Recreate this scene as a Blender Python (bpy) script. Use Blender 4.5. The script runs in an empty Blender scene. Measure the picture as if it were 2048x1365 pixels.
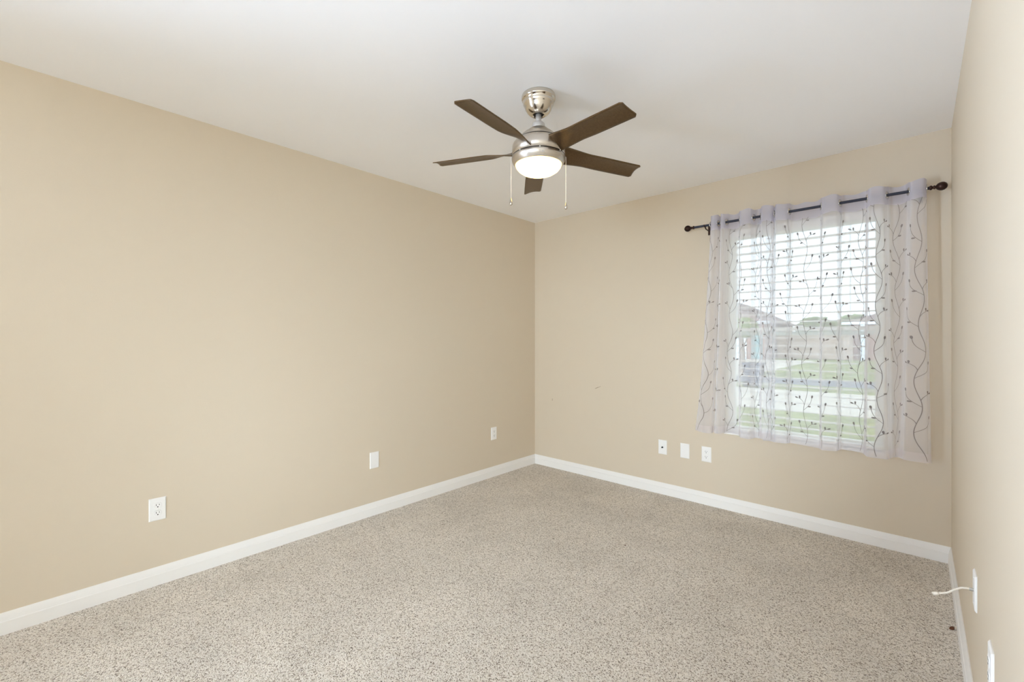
import bpy, bmesh, math, random
from mathutils import Vector, Matrix
R = math.radians
random.seed(7)
S = bpy.context.scene
C = S.collection

# ------------------------------------------------------------------ camera
CAM_Z = 1.254
cd = bpy.data.cameras.new('camera')
cd.sensor_width = 36.0
cd.lens = 888.3 / 2048 * 36.0
cd.shift_y = -2.8 / 2048
cd.clip_start = 0.02
cd.clip_end = 400
cam = bpy.data.objects.new('camera', cd)
C.objects.link(cam)
cam.location = (0, 0, CAM_Z)
cam.rotation_euler = (R(90), 0, R(42.411))
S.camera = cam

# ------------------------------------------------------------------ world, sun, daylight and fill portals, exposure
SKY_AHEAD, SKY_FILL = 2.7, 58.0       # sky brightened towards the unseen left rear to fill the room
FILL_DIR = (-0.75, -0.63, -0.2)
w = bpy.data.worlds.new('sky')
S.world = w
w.use_nodes = True
nt = w.node_tree
bg = nt.nodes['Background']
tc = nt.nodes.new('ShaderNodeTexCoord')
rp = nt.nodes.new('ShaderNodeValToRGB')
rp.color_ramp.elements[0].position = 0.0
rp.color_ramp.elements[0].color = (0.80, 0.90, 1.0, 1)
rp.color_ramp.elements[1].position = 1.0
rp.color_ramp.elements[1].color = (0.64, 0.785, 1.0, 1)
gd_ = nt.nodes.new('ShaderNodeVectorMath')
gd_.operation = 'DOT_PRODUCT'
gd_.inputs[1].default_value = FILL_DIR
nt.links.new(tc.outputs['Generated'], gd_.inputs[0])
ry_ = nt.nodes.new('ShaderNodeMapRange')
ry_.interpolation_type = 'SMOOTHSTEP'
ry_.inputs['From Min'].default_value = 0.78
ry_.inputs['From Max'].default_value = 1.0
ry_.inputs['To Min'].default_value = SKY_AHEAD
ry_.inputs['To Max'].default_value = SKY_FILL
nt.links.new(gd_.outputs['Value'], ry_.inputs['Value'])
g0_ = nt.nodes.new('ShaderNodeMapRange')
g0_.inputs['From Min'].default_value = -0.3
g0_.inputs['From Max'].default_value = 0.5
nt.links.new(gd_.outputs['Value'], g0_.inputs['Value'])
nt.links.new(g0_.outputs[0], rp.inputs[0])
nt.links.new(rp.outputs[0], bg.inputs[0])
sz_ = nt.nodes.new('ShaderNodeSeparateXYZ')
nt.links.new(tc.outputs['Generated'], sz_.inputs[0])
gz_ = nt.nodes.new('ShaderNodeMapRange')      # fill boosted below the horizon to lift the ceiling, reduced above
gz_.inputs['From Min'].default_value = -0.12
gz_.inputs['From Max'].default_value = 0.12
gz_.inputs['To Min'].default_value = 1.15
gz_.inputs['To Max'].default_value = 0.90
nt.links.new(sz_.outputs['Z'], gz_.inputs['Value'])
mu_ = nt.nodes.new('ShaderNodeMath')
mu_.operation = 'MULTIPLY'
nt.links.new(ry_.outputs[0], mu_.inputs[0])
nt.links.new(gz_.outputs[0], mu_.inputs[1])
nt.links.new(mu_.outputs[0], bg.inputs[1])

sl = bpy.data.lights.new('fill_sun', 'SUN')
sl.energy = 10.5
sl.angle = R(40)       # low, very wide directional light added to fill the far corner
sl.color = (0.71, 0.855, 1.0)
FILL_SUN_DIR = Vector((-0.33, 0.94, -0.09))
so = bpy.data.objects.new('fill_sun', sl)
C.objects.link(so)
so.location = (6, -20, 6)
so.rotation_euler = FILL_SUN_DIR.to_track_quat('-Z', 'Y').to_euler()


def portal(name, loc, rot, sx_, sy_):
    l = bpy.data.lights.new(name, 'AREA')
    l.shape = 'RECTANGLE'
    l.size = sx_
    l.size_y = sy_
    l.cycles.is_portal = True
    o = bpy.data.objects.new(name, l)
    C.objects.link(o)
    o.location = loc
    o.rotation_euler = rot
    return o


portal('daylight_portal', (-0.615, 3.66, 1.29), (R(-90), 0, 0), 0.9, 1.5)
# openings added in the unseen rear to let fill light in: (from, to, head height)
SIDE_FILL_OPENING = (-2.3, -1.3, 2.2)      # in the left wall, along y
REAR_FILL_OPENING = (-1.05, -0.15, 2.05)     # in the back wall, along x
if SIDE_FILL_OPENING:
    portal('fill_portal_side', (-3.06, (SIDE_FILL_OPENING[0] + SIDE_FILL_OPENING[1]) / 2, SIDE_FILL_OPENING[2] / 2), (0, R(-90), 0), SIDE_FILL_OPENING[2], SIDE_FILL_OPENING[1] - SIDE_FILL_OPENING[0])
if REAR_FILL_OPENING:
    portal('fill_portal_rear', ((REAR_FILL_OPENING[0] + REAR_FILL_OPENING[1]) / 2, -2.60, REAR_FILL_OPENING[2] / 2), (R(90), 0, 0), REAR_FILL_OPENING[1] - REAR_FILL_OPENING[0], REAR_FILL_OPENING[2])

vs = S.view_settings
S.display_settings.display_device = 'sRGB'
vs.view_transform = 'Standard'
vs.look = 'None'
vs.exposure = -0.04
vs.gamma = 1.0
vs.use_curve_mapping = False
S.cycles.max_bounces = 16
S.cycles.diffuse_bounces = 12
S.cycles.transparent_max_bounces = 32
S.cycles.sample_clamp_indirect = 6
S.cycles.use_denoising = True


# ------------------------------------------------------------------ materials
def srgb(r, g, b):
    f = lambda v: (v / 255) / 12.92 if v / 255 <= 0.04045 else ((v / 255 + 0.055) / 1.055) ** 2.4
    return (f(r), f(g), f(b), 1)


def mat(name, col, rough=0.6, metal=0.0, bump=0.0, bscale=200.0, spec=0.3, var=0.0, vscale=8.0):
    m = bpy.data.materials.new(name)
    m.use_nodes = True
    n = m.node_tree
    b = n.nodes['Principled BSDF']
    b.inputs['Base Color'].default_value = col
    b.inputs['Roughness'].default_value = rough
    b.inputs['Metallic'].default_value = metal
    b.inputs['Specular IOR Level'].default_value = spec
    t = n.nodes.new('ShaderNodeTexCoord')
    if bump:
        ns = n.nodes.new('ShaderNodeTexNoise')
        ns.inputs['Scale'].default_value = bscale
        ns.inputs['Detail'].default_value = 3
        n.links.new(t.outputs['Object'], ns.inputs['Vector'])
        bp = n.nodes.new('ShaderNodeBump')
        bp.inputs['Strength'].default_value = bump
        bp.inputs['Distance'].default_value = 0.002
        n.links.new(ns.outputs['Fac'], bp.inputs['Height'])
        n.links.new(bp.outputs[0], b.inputs['Normal'])
    if var:
        n2 = n.nodes.new('ShaderNodeTexNoise')
        n2.inputs['Scale'].default_value = vscale
        n2.inputs['Detail'].default_value = 4
        n.links.new(t.outputs['Object'], n2.inputs['Vector'])
        h = n.nodes.new('ShaderNodeHueSaturation')
        h.inputs['Color'].default_value = col
        mr = n.nodes.new('ShaderNodeMapRange')
        mr.inputs['From Min'].default_value = 0.3
        mr.inputs['From Max'].default_value = 0.7
        mr.inputs['To Min'].default_value = 1 - var
        mr.inputs['To Max'].default_value = 1 + var
        n.links.new(n2.outputs['Fac'], mr.inputs['Value'])
        n.links.new(mr.outputs[0], h.inputs['Value'])
        n.links.new(h.outputs[0], b.inputs['Base Color'])
    return m


def brushed(name, col, rough):
    m = mat(name, col, rough, 1.0)
    n = m.node_tree
    t = n.nodes.new('ShaderNodeTexCoord')
    mp = n.nodes.new('ShaderNodeMapping')
    mp.inputs['Scale'].default_value = (12, 12, 900)
    ns = n.nodes.new('ShaderNodeTexNoise')
    ns.inputs['Scale'].default_value = 1.5
    ns.inputs['Detail'].default_value = 2
    n.links.new(t.outputs['Object'], mp.inputs[0])
    n.links.new(mp.outputs[0], ns.inputs['Vector'])
    mr = n.nodes.new('ShaderNodeMapRange')
    mr.inputs['To Min'].default_value = rough - 0.08
    mr.inputs['To Max'].default_value = rough + 0.08
    n.links.new(ns.outputs['Fac'], mr.inputs['Value'])
    n.links.new(mr.outputs[0], n.nodes['Principled BSDF'].inputs['Roughness'])
    return m


def sheer(name, col, alpha, trans=0.5):
    """Woven sheer: part open weave, part thread; seen edge-on the threads close up."""
    m = bpy.data.materials.new(name)
    m.use_nodes = True
    n = m.node_tree
    n.nodes.remove(n.nodes['Principled BSDF'])
    out = n.nodes['Material Output']
    d = n.nodes.new('ShaderNodeBsdfDiffuse')
    d.inputs[0].default_value = col
    tl = n.nodes.new('ShaderNodeBsdfTranslucent')
    tl.inputs[0].default_value = col
    mx = n.nodes.new('ShaderNodeMixShader')
    mx.inputs[0].default_value = trans
    n.links.new(d.outputs[0], mx.inputs[1])
    n.links.new(tl.outputs[0], mx.inputs[2])
    tr = n.nodes.new('ShaderNodeBsdfTransparent')
    g = n.nodes.new('ShaderNodeNewGeometry')
    dot = n.nodes.new('ShaderNodeVectorMath')
    dot.operation = 'DOT_PRODUCT'
    n.links.new(g.outputs['Incoming'], dot.inputs[0])
    n.links.new(g.outputs['Normal'], dot.inputs[1])
    ab = n.nodes.new('ShaderNodeMath')
    ab.operation = 'ABSOLUTE'
    n.links.new(dot.outputs['Value'], ab.inputs[0])
    mxm = n.nodes.new('ShaderNodeMath')
    mxm.operation = 'MAXIMUM'
    mxm.inputs[1].default_value = 0.22
    n.links.new(ab.outputs[0], mxm.inputs[0])
    inv = n.nodes.new('ShaderNodeMath')
    inv.operation = 'DIVIDE'
    inv.inputs[0].default_value = 1.0
    n.links.new(mxm.outputs[0], inv.inputs[1])
    pw = n.nodes.new('ShaderNodeMath')
    pw.operation = 'POWER'
    pw.inputs[0].default_value = 1 - alpha
    n.links.new(inv.outputs[0], pw.inputs[1])
    m2 = n.nodes.new('ShaderNodeMixShader')
    n.links.new(pw.outputs[0], m2.inputs[0])
    n.links.new(mx.outputs[0], m2.inputs[1])
    n.links.new(tr.outputs[0], m2.inputs[2])
    n.links.new(m2.outputs[0], out.inputs[0])
    return m


def carpet_mat():
    m = mat('beige_cut_pile_carpet', (0.5, 0.45, 0.4, 1), 0.95, spec=0.05)
    n = m.node_tree
    b = n.nodes['Principled BSDF']
    b.inputs['Sheen Weight'].default_value = 0.15
    t = n.nodes.new('ShaderNodeTexCoord')
    # slight wobble so that the tufts are not regular cells
    v = n.nodes.new('ShaderNodeTexVoronoi')
    v.inputs['Scale'].default_value = 265
    n.links.new(t.outputs['Object'], v.inputs['Vector'])
    sp = n.nodes.new('ShaderNodeSeparateColor')
    n.links.new(v.outputs['Color'], sp.inputs[0])
    r = n.nodes.new('ShaderNodeValToRGB')
    e = r.color_ramp.elements
    e[0].position = 0.0
    e[0].color = CARPET_D
    e[1].position = 0.22
    e[1].color = CARPET_M
    x = r.color_ramp.elements.new(0.45)
    x.color = CARPET_L
    x = r.color_ramp.elements.new(0.95)
    x.color = CARPET_H
    n.links.new(sp.outputs[0], r.inputs[0])
    # pile swept to and fro: broad soft patches
    p = n.nodes.new('ShaderNodeTexNoise')
    p.inputs['Scale'].default_value = 2.6
    p.inputs['Detail'].default_value = 5
    p.inputs['Roughness'].default_value = 0.6
    n.links.new(t.outputs['Object'], p.inputs['Vector'])
    mr = n.nodes.new('ShaderNodeMapRange')
    mr.inputs['From Min'].default_value = 0.3
    mr.inputs['From Max'].default_value = 0.7
    mr.inputs['To Min'].default_value = 0.90
    mr.inputs['To Max'].default_value = 1.08
    n.links.new(p.outputs['Fac'], mr.inputs['Value'])
    h = n.nodes.new('ShaderNodeHueSaturation')
    n.links.new(r.outputs[0], h.inputs['Color'])
    n.links.new(mr.outputs[0], h.inputs['Value'])
    n.links.new(h.outputs[0], b.inputs['Base Color'])
    bp = n.nodes.new('ShaderNodeBump')
    bp.inputs['Strength'].default_value = 0.7
    bp.inputs['Distance'].default_value = 0.004
    bp.invert = True
    n.links.new(v.outputs['Distance'], bp.inputs['Height'])
    n.links.new(bp.outputs[0], b.inputs['Normal'])
    return m


CARPET_D = srgb(110, 96, 82)
CARPET_M = srgb(198, 187, 172)
CARPET_L = srgb(222, 213, 201)
CARPET_H = srgb(238, 232, 223)

M = {}
M['wall'] = mat('tan_wall_paint', srgb(213, 200, 179), 0.62, bump=0.12, bscale=160, spec=0.25)
M['ceiling'] = mat('white_ceiling_paint', srgb(247, 247, 248), 0.9, bump=0.1, bscale=120, spec=0.1)
M['trim'] = mat('white_trim_paint', srgb(240, 238, 234), 0.35, spec=0.4)
M['carpet'] = carpet_mat()
M['plate'] = mat('white_plate_plastic', srgb(242, 241, 238), 0.35, spec=0.45)
M['slot'] = mat('dark_slot', srgb(30, 26, 24), 0.6)
M['screw'] = mat('screw_steel', srgb(190, 188, 184), 0.3, 1.0)
M['nickel'] = brushed('brushed_nickel', srgb(206, 198, 188), 0.3)
M['polished'] = brushed('polished_nickel', srgb(214, 206, 194), 0.16)
M['rod_grey'] = mat('painted_downrod', srgb(186, 182, 178), 0.45, 0.3)
M['blackband'] = mat('dark_band', srgb(40, 32, 26), 0.5)
M['blade'] = mat('espresso_blade', srgb(98, 78, 54), 0.30, 0.75, bump=0.35, bscale=260, spec=0.5, var=0.18, vscale=120)
M['chain'] = mat('chain_metal', srgb(235, 230, 224), 0.35, 0.3)
M['bronze'] = mat('oil_rubbed_bronze', srgb(62, 42, 36), 0.35, 0.6, bump=0.1, bscale=80, var=0.15, vscale=30)
M['rod'] = mat('dark_slate_rod', srgb(58, 60, 72), 0.35, 0.4)
M['vinyl'] = mat('white_vinyl', srgb(240, 238, 232), 0.4)
M['slat'] = mat('white_faux_wood_slat', srgb(240, 236, 228), 0.45)
M['cord'] = mat('ladder_cord', srgb(232, 228, 222), 0.7)
M['sheer'] = sheer('lavender_white_sheer', srgb(248, 247, 251), 0.49, 0.5)
M['hem'] = sheer('doubled_hem', srgb(240, 237, 243), 0.60, 0.5)
M['header'] = sheer('stiff_header_band', srgb(222, 220, 232), 0.80, 0.45)
M['thread'] = mat('grey_embroidery_thread', srgb(134, 128, 127), 0.7)
M['ring'] = mat('silver_grommet', srgb(216, 214, 212), 0.2, 1.0)
M['cable'] = mat('cream_coax_cable', srgb(226, 218, 204), 0.45)
M['scrap'] = mat('brown_leaf_scrap', srgb(96, 62, 44), 0.9, bump=0.3, bscale=300)
M['scuff'] = mat('scuffed_paint', srgb(120, 98, 66), 0.8)

g = bpy.data.materials.new('window_glass')
g.use_nodes = True
n = g.node_tree
n.nodes.remove(n.nodes['Principled BSDF'])
tr = n.nodes.new('ShaderNodeBsdfTransparent')
tr.inputs[0].default_value = (0.93, 0.96, 0.95, 1)
gl = n.nodes.new('ShaderNodeBsdfGlossy')
gl.inputs['Roughness'].default_value = 0.02
mx = n.nodes.new('ShaderNodeMixShader')
mx.inputs[0].default_value = 0.06
n.links.new(tr.outputs[0], mx.inputs[1])
n.links.new(gl.outputs[0], mx.inputs[2])
n.links.new(mx.outputs[0], n.nodes['Material Output'].inputs[0])
M['glass'] = g

LAMP = 6.0
lm = bpy.data.materials.new('lit_opal_glass')
lm.use_nodes = True
n = lm.node_tree
b = n.nodes['Principled BSDF']
b.inputs['Base Color'].default_value = srgb(150, 140, 120)
b.inputs['Roughness'].default_value = 0.25
t = n.nodes.new('ShaderNodeTexCoord')
ln = n.nodes.new('ShaderNodeVectorMath')
ln.operation = 'LENGTH'
n.links.new(t.outputs['Object'], ln.inputs[0])
# the bulb sits low behind the middle of the bowl: hottest there, creamy towards the rim
b.inputs['Emission Color'].default_value = (1.0, 0.70, 0.27, 1)
rr = n.nodes.new('ShaderNodeMapRange')
rr.interpolation_type = 'SMOOTHSTEP'
rr.inputs['From Min'].default_value = 0.050
rr.inputs['From Max'].default_value = 0.098
rr.inputs['To Min'].default_value = LAMP
rr.inputs['To Max'].default_value = 4.6
n.links.new(ln.outputs['Value'], rr.inputs['Value'])
n.links.new(rr.outputs[0], b.inputs['Emission Strength'])
M['lamp'] = lm

# outdoor
M['grass'] = mat('lawn_grass', srgb(118, 122, 56), 0.95, var=0.3, vscale=1.5)
M['concrete'] = mat('pale_concrete', srgb(190, 178, 160), 0.9, var=0.06, vscale=2)
M['bounce_slab'] = mat('white_bounce_slab', srgb(226, 222, 216), 0.9, var=0.04, vscale=2)  # kept very pale to reflect light in through the window
M['asphalt'] = mat('grey_asphalt', srgb(104, 104, 106), 0.9, var=0.05, vscale=3)
M['siding'] = mat('white_siding', srgb(176, 178, 178), 0.7)
M['roof'] = mat('brown_shingle', srgb(108, 88, 82), 0.9, var=0.15, vscale=12)
M['fence'] = mat('weathered_fence_wood', srgb(128, 108, 92), 0.9, var=0.15, vscale=6)
M['leaf'] = mat('tree_leaf', srgb(92, 102, 48), 0.9, var=0.35, vscale=4)
M['bark'] = mat('tree_bark', srgb(110, 94, 80), 0.95, var=0.2, vscale=8)
M['bin'] = mat('grey_bin_plastic', srgb(66, 64, 70), 0.6)
M['rubber'] = mat('black_rubber', srgb(30, 30, 30), 0.8)
M['teal'] = mat('teal_door_paint', srgb(92, 116, 112), 0.6)
M['darkglass'] = mat('dark_house_glass', srgb(80, 92, 100), 0.1)


def brick_mat():
    m = mat('red_brick', srgb(168, 112, 94), 0.9)
    n = m.node_tree
    t = n.nodes.new('ShaderNodeTexCoord')
    mp = n.nodes.new('ShaderNodeMapping')
    mp.inputs['Rotation'].default_value = (R(90), 0, 0)
    bt = n.nodes.new('ShaderNodeTexBrick')
    bt.inputs['Scale'].default_value = 4.5
    bt.inputs['Color1'].default_value = srgb(124, 84, 70)
    bt.inputs['Color2'].default_value = srgb(112, 76, 66)
    bt.inputs['Mortar'].default_value = srgb(140, 130, 120)
    n.links.new(t.outputs['Object'], mp.inputs[0])
    n.links.new(mp.outputs[0], bt.inputs['Vector'])
    n.links.new(bt.outputs['Color'], n.nodes['Principled BSDF'].inputs['Base Color'])
    return m


M['brick'] = brick_mat()


# ------------------------------------------------------------------ mesh helpers
def obj(name, bm, m, parent=None, loc=(0, 0, 0), smooth=False, bevel=0.0, auto=False):
    me = bpy.data.meshes.new(name)
    bmesh.ops.recalc_face_normals(bm, faces=bm.faces[:]) if not auto else None
    bm.to_mesh(me)
    bm.free()
    ms = m if isinstance(m, (list, tuple)) else [m]
    for k in ms:
        me.materials.append(k)
    if smooth:
        for p in me.polygons:
            p.use_smooth = True
    o = bpy.data.objects.new(name, me)
    C.objects.link(o)
    o.location = loc
    if parent:
        o.parent = parent
    if bevel:
        md = o.modifiers.new('bevel', 'BEVEL')
        md.width = bevel
        md.segments = 2
        md.limit_method = 'ANGLE'
    return o


def box(bm, x0, x1, y0, y1, z0, z1, mi=0):
    vs_ = [bm.verts.new(p) for p in ((x0, y0, z0), (x1, y0, z0), (x1, y1, z0), (x0, y1, z0),
                                     (x0, y0, z1), (x1, y0, z1), (x1, y1, z1), (x0, y1, z1))]
    for f in ((0, 3, 2, 1), (4, 5, 6, 7), (0, 1, 5, 4), (1, 2, 6, 5), (2, 3, 7, 6), (3, 0, 4, 7)):
        fc = bm.faces.new([vs_[i] for i in f])
        fc.material_index = mi


def bx(*a):
    bm = bmesh.new()
    box(bm, *a)
    return bm


def lathe(prof, seg=48, axis='Z', bm=None):
    """prof: list of (radius, height). Closed where the radius is 0."""
    bm = bm or bmesh.new()
    rings = []
    for r, h in prof:
        if r < 1e-6:
            p = (0, 0, h)
            rings.append([bm.verts.new(p)])
        else:
            rings.append([bm.verts.new((r * math.cos(2 * math.pi * i / seg), r * math.sin(2 * math.pi * i / seg), h)) for i in range(seg)])
    for a, b_ in zip(rings, rings[1:]):
        for i in range(seg):
            j = (i + 1) % seg
            if len(a) == 1 and len(b_) == 1:
                continue
            if len(a) == 1:
                bm.faces.new((a[0], b_[i], b_[j]))
            elif len(b_) == 1:
                bm.faces.new((a[i], a[j], b_[0]))
            else:
                bm.faces.new((a[i], a[j], b_[j], b_[i]))
    if axis == 'X':
        bmesh.ops.rotate(bm, verts=bm.verts[:], cent=(0, 0, 0), matrix=Matrix.Rotation(R(90), 3, 'Y'))
    if axis == 'Y':
        bmesh.ops.rotate(bm, verts=bm.verts[:], cent=(0, 0, 0), matrix=Matrix.Rotation(R(-90), 3, 'X'))
    return bm


def tube(bm, pts, rad, seg=10, caps=True):
    pts = [Vector(p) for p in pts]
    rads = rad if isinstance(rad, (list, tuple)) else [rad] * len(pts)
    rings = []
    up = Vector((0, 0, 1))
    prev = None
    for i, p in enumerate(pts):
        d = (pts[min(i + 1, len(pts) - 1)] - pts[max(i - 1, 0)]).normalized()
        if prev is None:
            a = d.cross(up)
            if a.length < 1e-3:
                a = d.cross(Vector((1, 0, 0)))
            a.normalize()
        else:
            a = (prev - d * prev.dot(d)).normalized()
        prev = a
        b_ = d.cross(a)
        rings.append([bm.verts.new(p + (a * math.cos(2 * math.pi * k / seg) + b_ * math.sin(2 * math.pi * k / seg)) * rads[i]) for k in range(seg)])
    for r0, r1 in zip(rings, rings[1:]):
        for k in range(seg):
            bm.faces.new((r0[k], r0[(k + 1) % seg], r1[(k + 1) % seg], r1[k]))
    if caps:
        bm.faces.new(rings[0][::-1])
        bm.faces.new(rings[-1])
    return bm


def torus(R0, r0, seg=32, sub=10):
    bm = bmesh.new()
    rings = []
    for i in range(seg):
        a = 2 * math.pi * i / seg
        rings.append([bm.verts.new(((R0 + r0 * math.cos(2 * math.pi * k / sub)) * math.cos(a),
                                    (R0 + r0 * math.cos(2 * math.pi * k / sub)) * math.sin(a),
                                    r0 * math.sin(2 * math.pi * k / sub))) for k in range(sub)])
    for i in range(seg):
        a, b_ = rings[i], rings[(i + 1) % seg]
        for k in range(sub):
            bm.faces.new((a[k], b_[k], b_[(k + 1) % sub], a[(k + 1) % sub]))
    return bm


def thing(name, label, cat, loc=(0, 0, 0), rot=(0, 0, 0), group=None):
    o = bpy.data.objects.new(name, None)
    C.objects.link(o)
    o.location = loc
    o.rotation_euler = rot
    o.empty_display_size = 0.05
    tag(o, label, cat, group)
    return o


def tag(o, label, cat, group=None, kind=None):
    o['label'] = label
    o['category'] = cat
    if group:
        o['group'] = group
    if kind:
        o['kind'] = kind
    return o


def struct(name, bm, m, label, cat, parent=None, **k):
    o = obj(name, bm, m, parent, **k)
    if parent is None:
        o['kind'] = 'structure'
        o['label'] = label
        o['category'] = cat
    return o


# ------------------------------------------------------------------ room shell
XL, XR, YW, YB, H = -2.8745, 0.1395, 3.4918, -2.40, 2.44
T = 0.14
WX0, WX1, WZ0, WZ1 = -1.06, -0.150, 0.558, 2.055     # window opening
bm = bmesh.new()
box(bm, XL - T, XR + T, YB - 0.14, YW, -0.12, 0.0)
struct('floor', bm, M['carpet'], 'beige flecked cut pile carpet covering the whole bedroom floor', 'carpet')
struct('ceiling', bx(XL - T, XR + T, YB - T, YW + T, H, H + 0.12), M['ceiling'], 'plain white ceiling above the tan walls, holding the fan', 'ceiling')
bm = bmesh.new()
if SIDE_FILL_OPENING:
    box(bm, XL - T, XL, SIDE_FILL_OPENING[1], YW + T, -0.12, H)
    box(bm, XL - T, XL, YB - T, SIDE_FILL_OPENING[0], -0.12, H)
    box(bm, XL - T, XL, SIDE_FILL_OPENING[0], SIDE_FILL_OPENING[1], SIDE_FILL_OPENING[2], H)
else:
    box(bm, XL - T, XL, YB - T, YW + T, -0.12, H)
wl = struct('wall_left', bm, M['wall'], 'long bare tan wall on the left with three white plates', 'wall')
struct('wall_right', bx(XR, XR + T, YB - T, YW + T, -0.12, H), M['wall'], 'tan wall close to the viewer at the right edge', 'wall')
bm = bmesh.new()
box(bm, XL, WX0, YW, YW + T, -0.12, H)
box(bm, WX1, XR, YW, YW + T, -0.12, H)
box(bm, WX0, WX1, YW, YW + T, -0.12, WZ0)
box(bm, WX0, WX1, YW, YW + T, WZ1, H)
ww = struct('wall_window', bm, M['wall'], 'tan wall at the far right holding the curtained window', 'wall')
# behind the viewer: an added opening lets fill light in
bm = bmesh.new()
if REAR_FILL_OPENING:
    box(bm, XL, REAR_FILL_OPENING[0], YB - T, YB, -0.12, H)
    box(bm, REAR_FILL_OPENING[1], XR, YB - T, YB, -0.12, H)
    box(bm, REAR_FILL_OPENING[0], REAR_FILL_OPENING[1], YB - T, YB, REAR_FILL_OPENING[2], H)
else:
    box(bm, XL, XR, YB - T, YB, -0.12, H)
struct('wall_back', bm, M['wall'], 'tan wall behind the viewer around an opening added for fill light', 'wall')


def baseboard(name, p0, p1, nrm, label):
    """swept profile: flat face with a stepped, rounded top"""
    prof = [(0, 0), (0.0145, 0), (0.0145, 0.055), (0.0115, 0.0585), (0.0110, 0.062), (0.0085, 0.074), (0.0050, 0.085), (0.003, 0.091), (0, 0.091)]
    bm = bmesh.new()
    rings = []
    for p in (p0, p1):
        rings.append([bm.verts.new((p[0] + nrm[0] * d, p[1] + nrm[1] * d, z)) for d, z in prof])
    k = len(prof)
    for i in range(k):
        bm.faces.new((rings[0][i], rings[0][(i + 1) % k], rings[1][(i + 1) % k], rings[1][i]))
    bm.faces.new(rings[0])
    bm.faces.new(rings[1])
    return struct(name, bm, M['trim'], label, 'baseboard')


baseboard('baseboard_left', (XL, (SIDE_FILL_OPENING or (0, YB))[1]), (XL, YW - 0.0005), (1, 0), 'white baseboard along the foot of the long left wall')
baseboard('baseboard_window', (XL + 0.001, YW), (XR - 0.001, YW), (0, -1), 'white baseboard along the foot of the wall under the window')
baseboard('baseboard_right', (XR, YB), (XR, YW - 0.0005), (-1, 0), 'white baseboard along the foot of the right wall')

# paint marks on the walls (children of the walls they mark)
for (x, z, L, a, wd) in ((-2.146, 0.817, 0.040, 24, 0.0035), (-2.115, 0.829, 0.012, 50, 0.003), (-2.652, 0.664, 0.022, 84, 0.003)):
    o = obj('scuff_mark', bx(-L / 2, L / 2, -0.0003, 0.0003, -wd / 2, wd / 2), M['scuff'], ww, (x, YW, z))
    o.rotation_euler = (0, R(-a), 0)

# ------------------------------------------------------------------ window 1: vinyl single-hung window
win = bpy.data.objects.new('window_1', None)
C.objects.link(win)
win['kind'] = 'structure'
win['label'] = 'white vinyl single-hung window behind blind and sheer curtains'
win['category'] = 'window'
win.location = ((WX0 + WX1) / 2, YW + 0.10, WZ0)
WW, WH = WX1 - WX0, WZ1 - WZ0
bm = bmesh.new()
fw = 0.022
box(bm, -WW / 2, -WW / 2 + fw, 0.0, 0.07, 0, WH)
box(bm, WW / 2 - fw, WW / 2, 0.0, 0.07, 0, WH)
box(bm, -WW / 2 + fw, WW / 2 - fw, 0.0, 0.07, WH - fw, WH)
box(bm, -WW / 2 + fw, WW / 2 - fw, 0.0, 0.07, 0, fw)
obj('window_frame', bm, M['vinyl'], win)
mid = WH * 0.505


def sash(name, z0, z1, y):
    s = bmesh.new()
    a, b_ = -WW / 2 + fw, WW / 2 - fw
    r_ = 0.026
    box(s, a, a + r_, y, y + 0.03, z0, z1)
    box(s, b_ - r_, b_, y, y + 0.03, z0, z1)
    box(s, a + r_, b_ - r_, y, y + 0.03, z1 - r_, z1)
    box(s, a + r_, b_ - r_, y, y + 0.03, z0, z0 + r_)
    o = obj(name, s, M['vinyl'], win)
    obj('pane', bx(a + r_, b_ - r_, y + 0.012, y + 0.016, z0 + r_, z1 - r_), M['glass'], o)
    return o


sash('upper_sash', mid - 0.03, WH - fw, 0.036)
sash('lower_sash', fw, mid + 0.026, 0.004)
bm = bmesh.new()
box(bm, -0.025, 0.025, -0.012, 0.006, mid + 0.026, mid + 0.038)
obj('sash_lock', bm, M['vinyl'], win)
# sill board
bm = bmesh.new()
box(bm, -WW / 2 + 0.0005, WW / 2 - 0.0005, -0.10 - 0.012, -0.0005, 0.0, 0.016)
obj('window_sill', bm, M['trim'], win, bevel=0.004)

# ------------------------------------------------------------------ horizontal blind
BY = YW + 0.035
bl = thing('window_blind', 'white wide-slat horizontal blind inside the window, slats open', 'window blind', ((WX0 + WX1) / 2, BY, WZ0 + 0.016))
bh = WZ1 - WZ0 - 0.016
bw = WW / 2 - 0.008
obj('headrail', bx(-bw, bw, -0.024, 0.03, bh - 0.05, bh - 0.001), M['slat'], bl)
obj('valance', bx(-bw - 0.004, bw + 0.004, -0.034, -0.026, bh - 0.060, bh - 0.001), M['slat'], bl, bevel=0.002)
bm = bmesh.new()
zb = 0.052
nsl = 24
pitch = (bh - 0.10 - zb) / nsl
for i in range(nsl):
    z = zb + pitch * (i + 0.6)
    # slightly crowned slat
    prof = [(-0.0265, -0.0016), (-0.013, 0.0012), (0, 0.0022), (0.013, 0.0012), (0.0265, -0.0016)]
    tl = math.tan(R(-3.0))
    rows = []
    for sgn in (-bw, bw):
        rows.append([bm.verts.new((sgn, y, z + h + y * tl)) for y, h in prof] + [bm.verts.new((sgn, y, z + h - 0.003 + y * tl)) for y, h in reversed(prof)])
    k = len(rows[0])
    for a in range(k):
        bm.faces.new((rows[0][a], rows[0][(a + 1) % k], rows[1][(a + 1) % k], rows[1][a]))
    bm.faces.new(rows[0])
    bm.faces.new(rows[1])
obj('slats', bm, M['slat'], bl)
obj('bottom_rail', bx(-bw, bw, -0.026, 0.026, 0.004, 0.024), M['slat'], bl, bevel=0.003)
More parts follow.
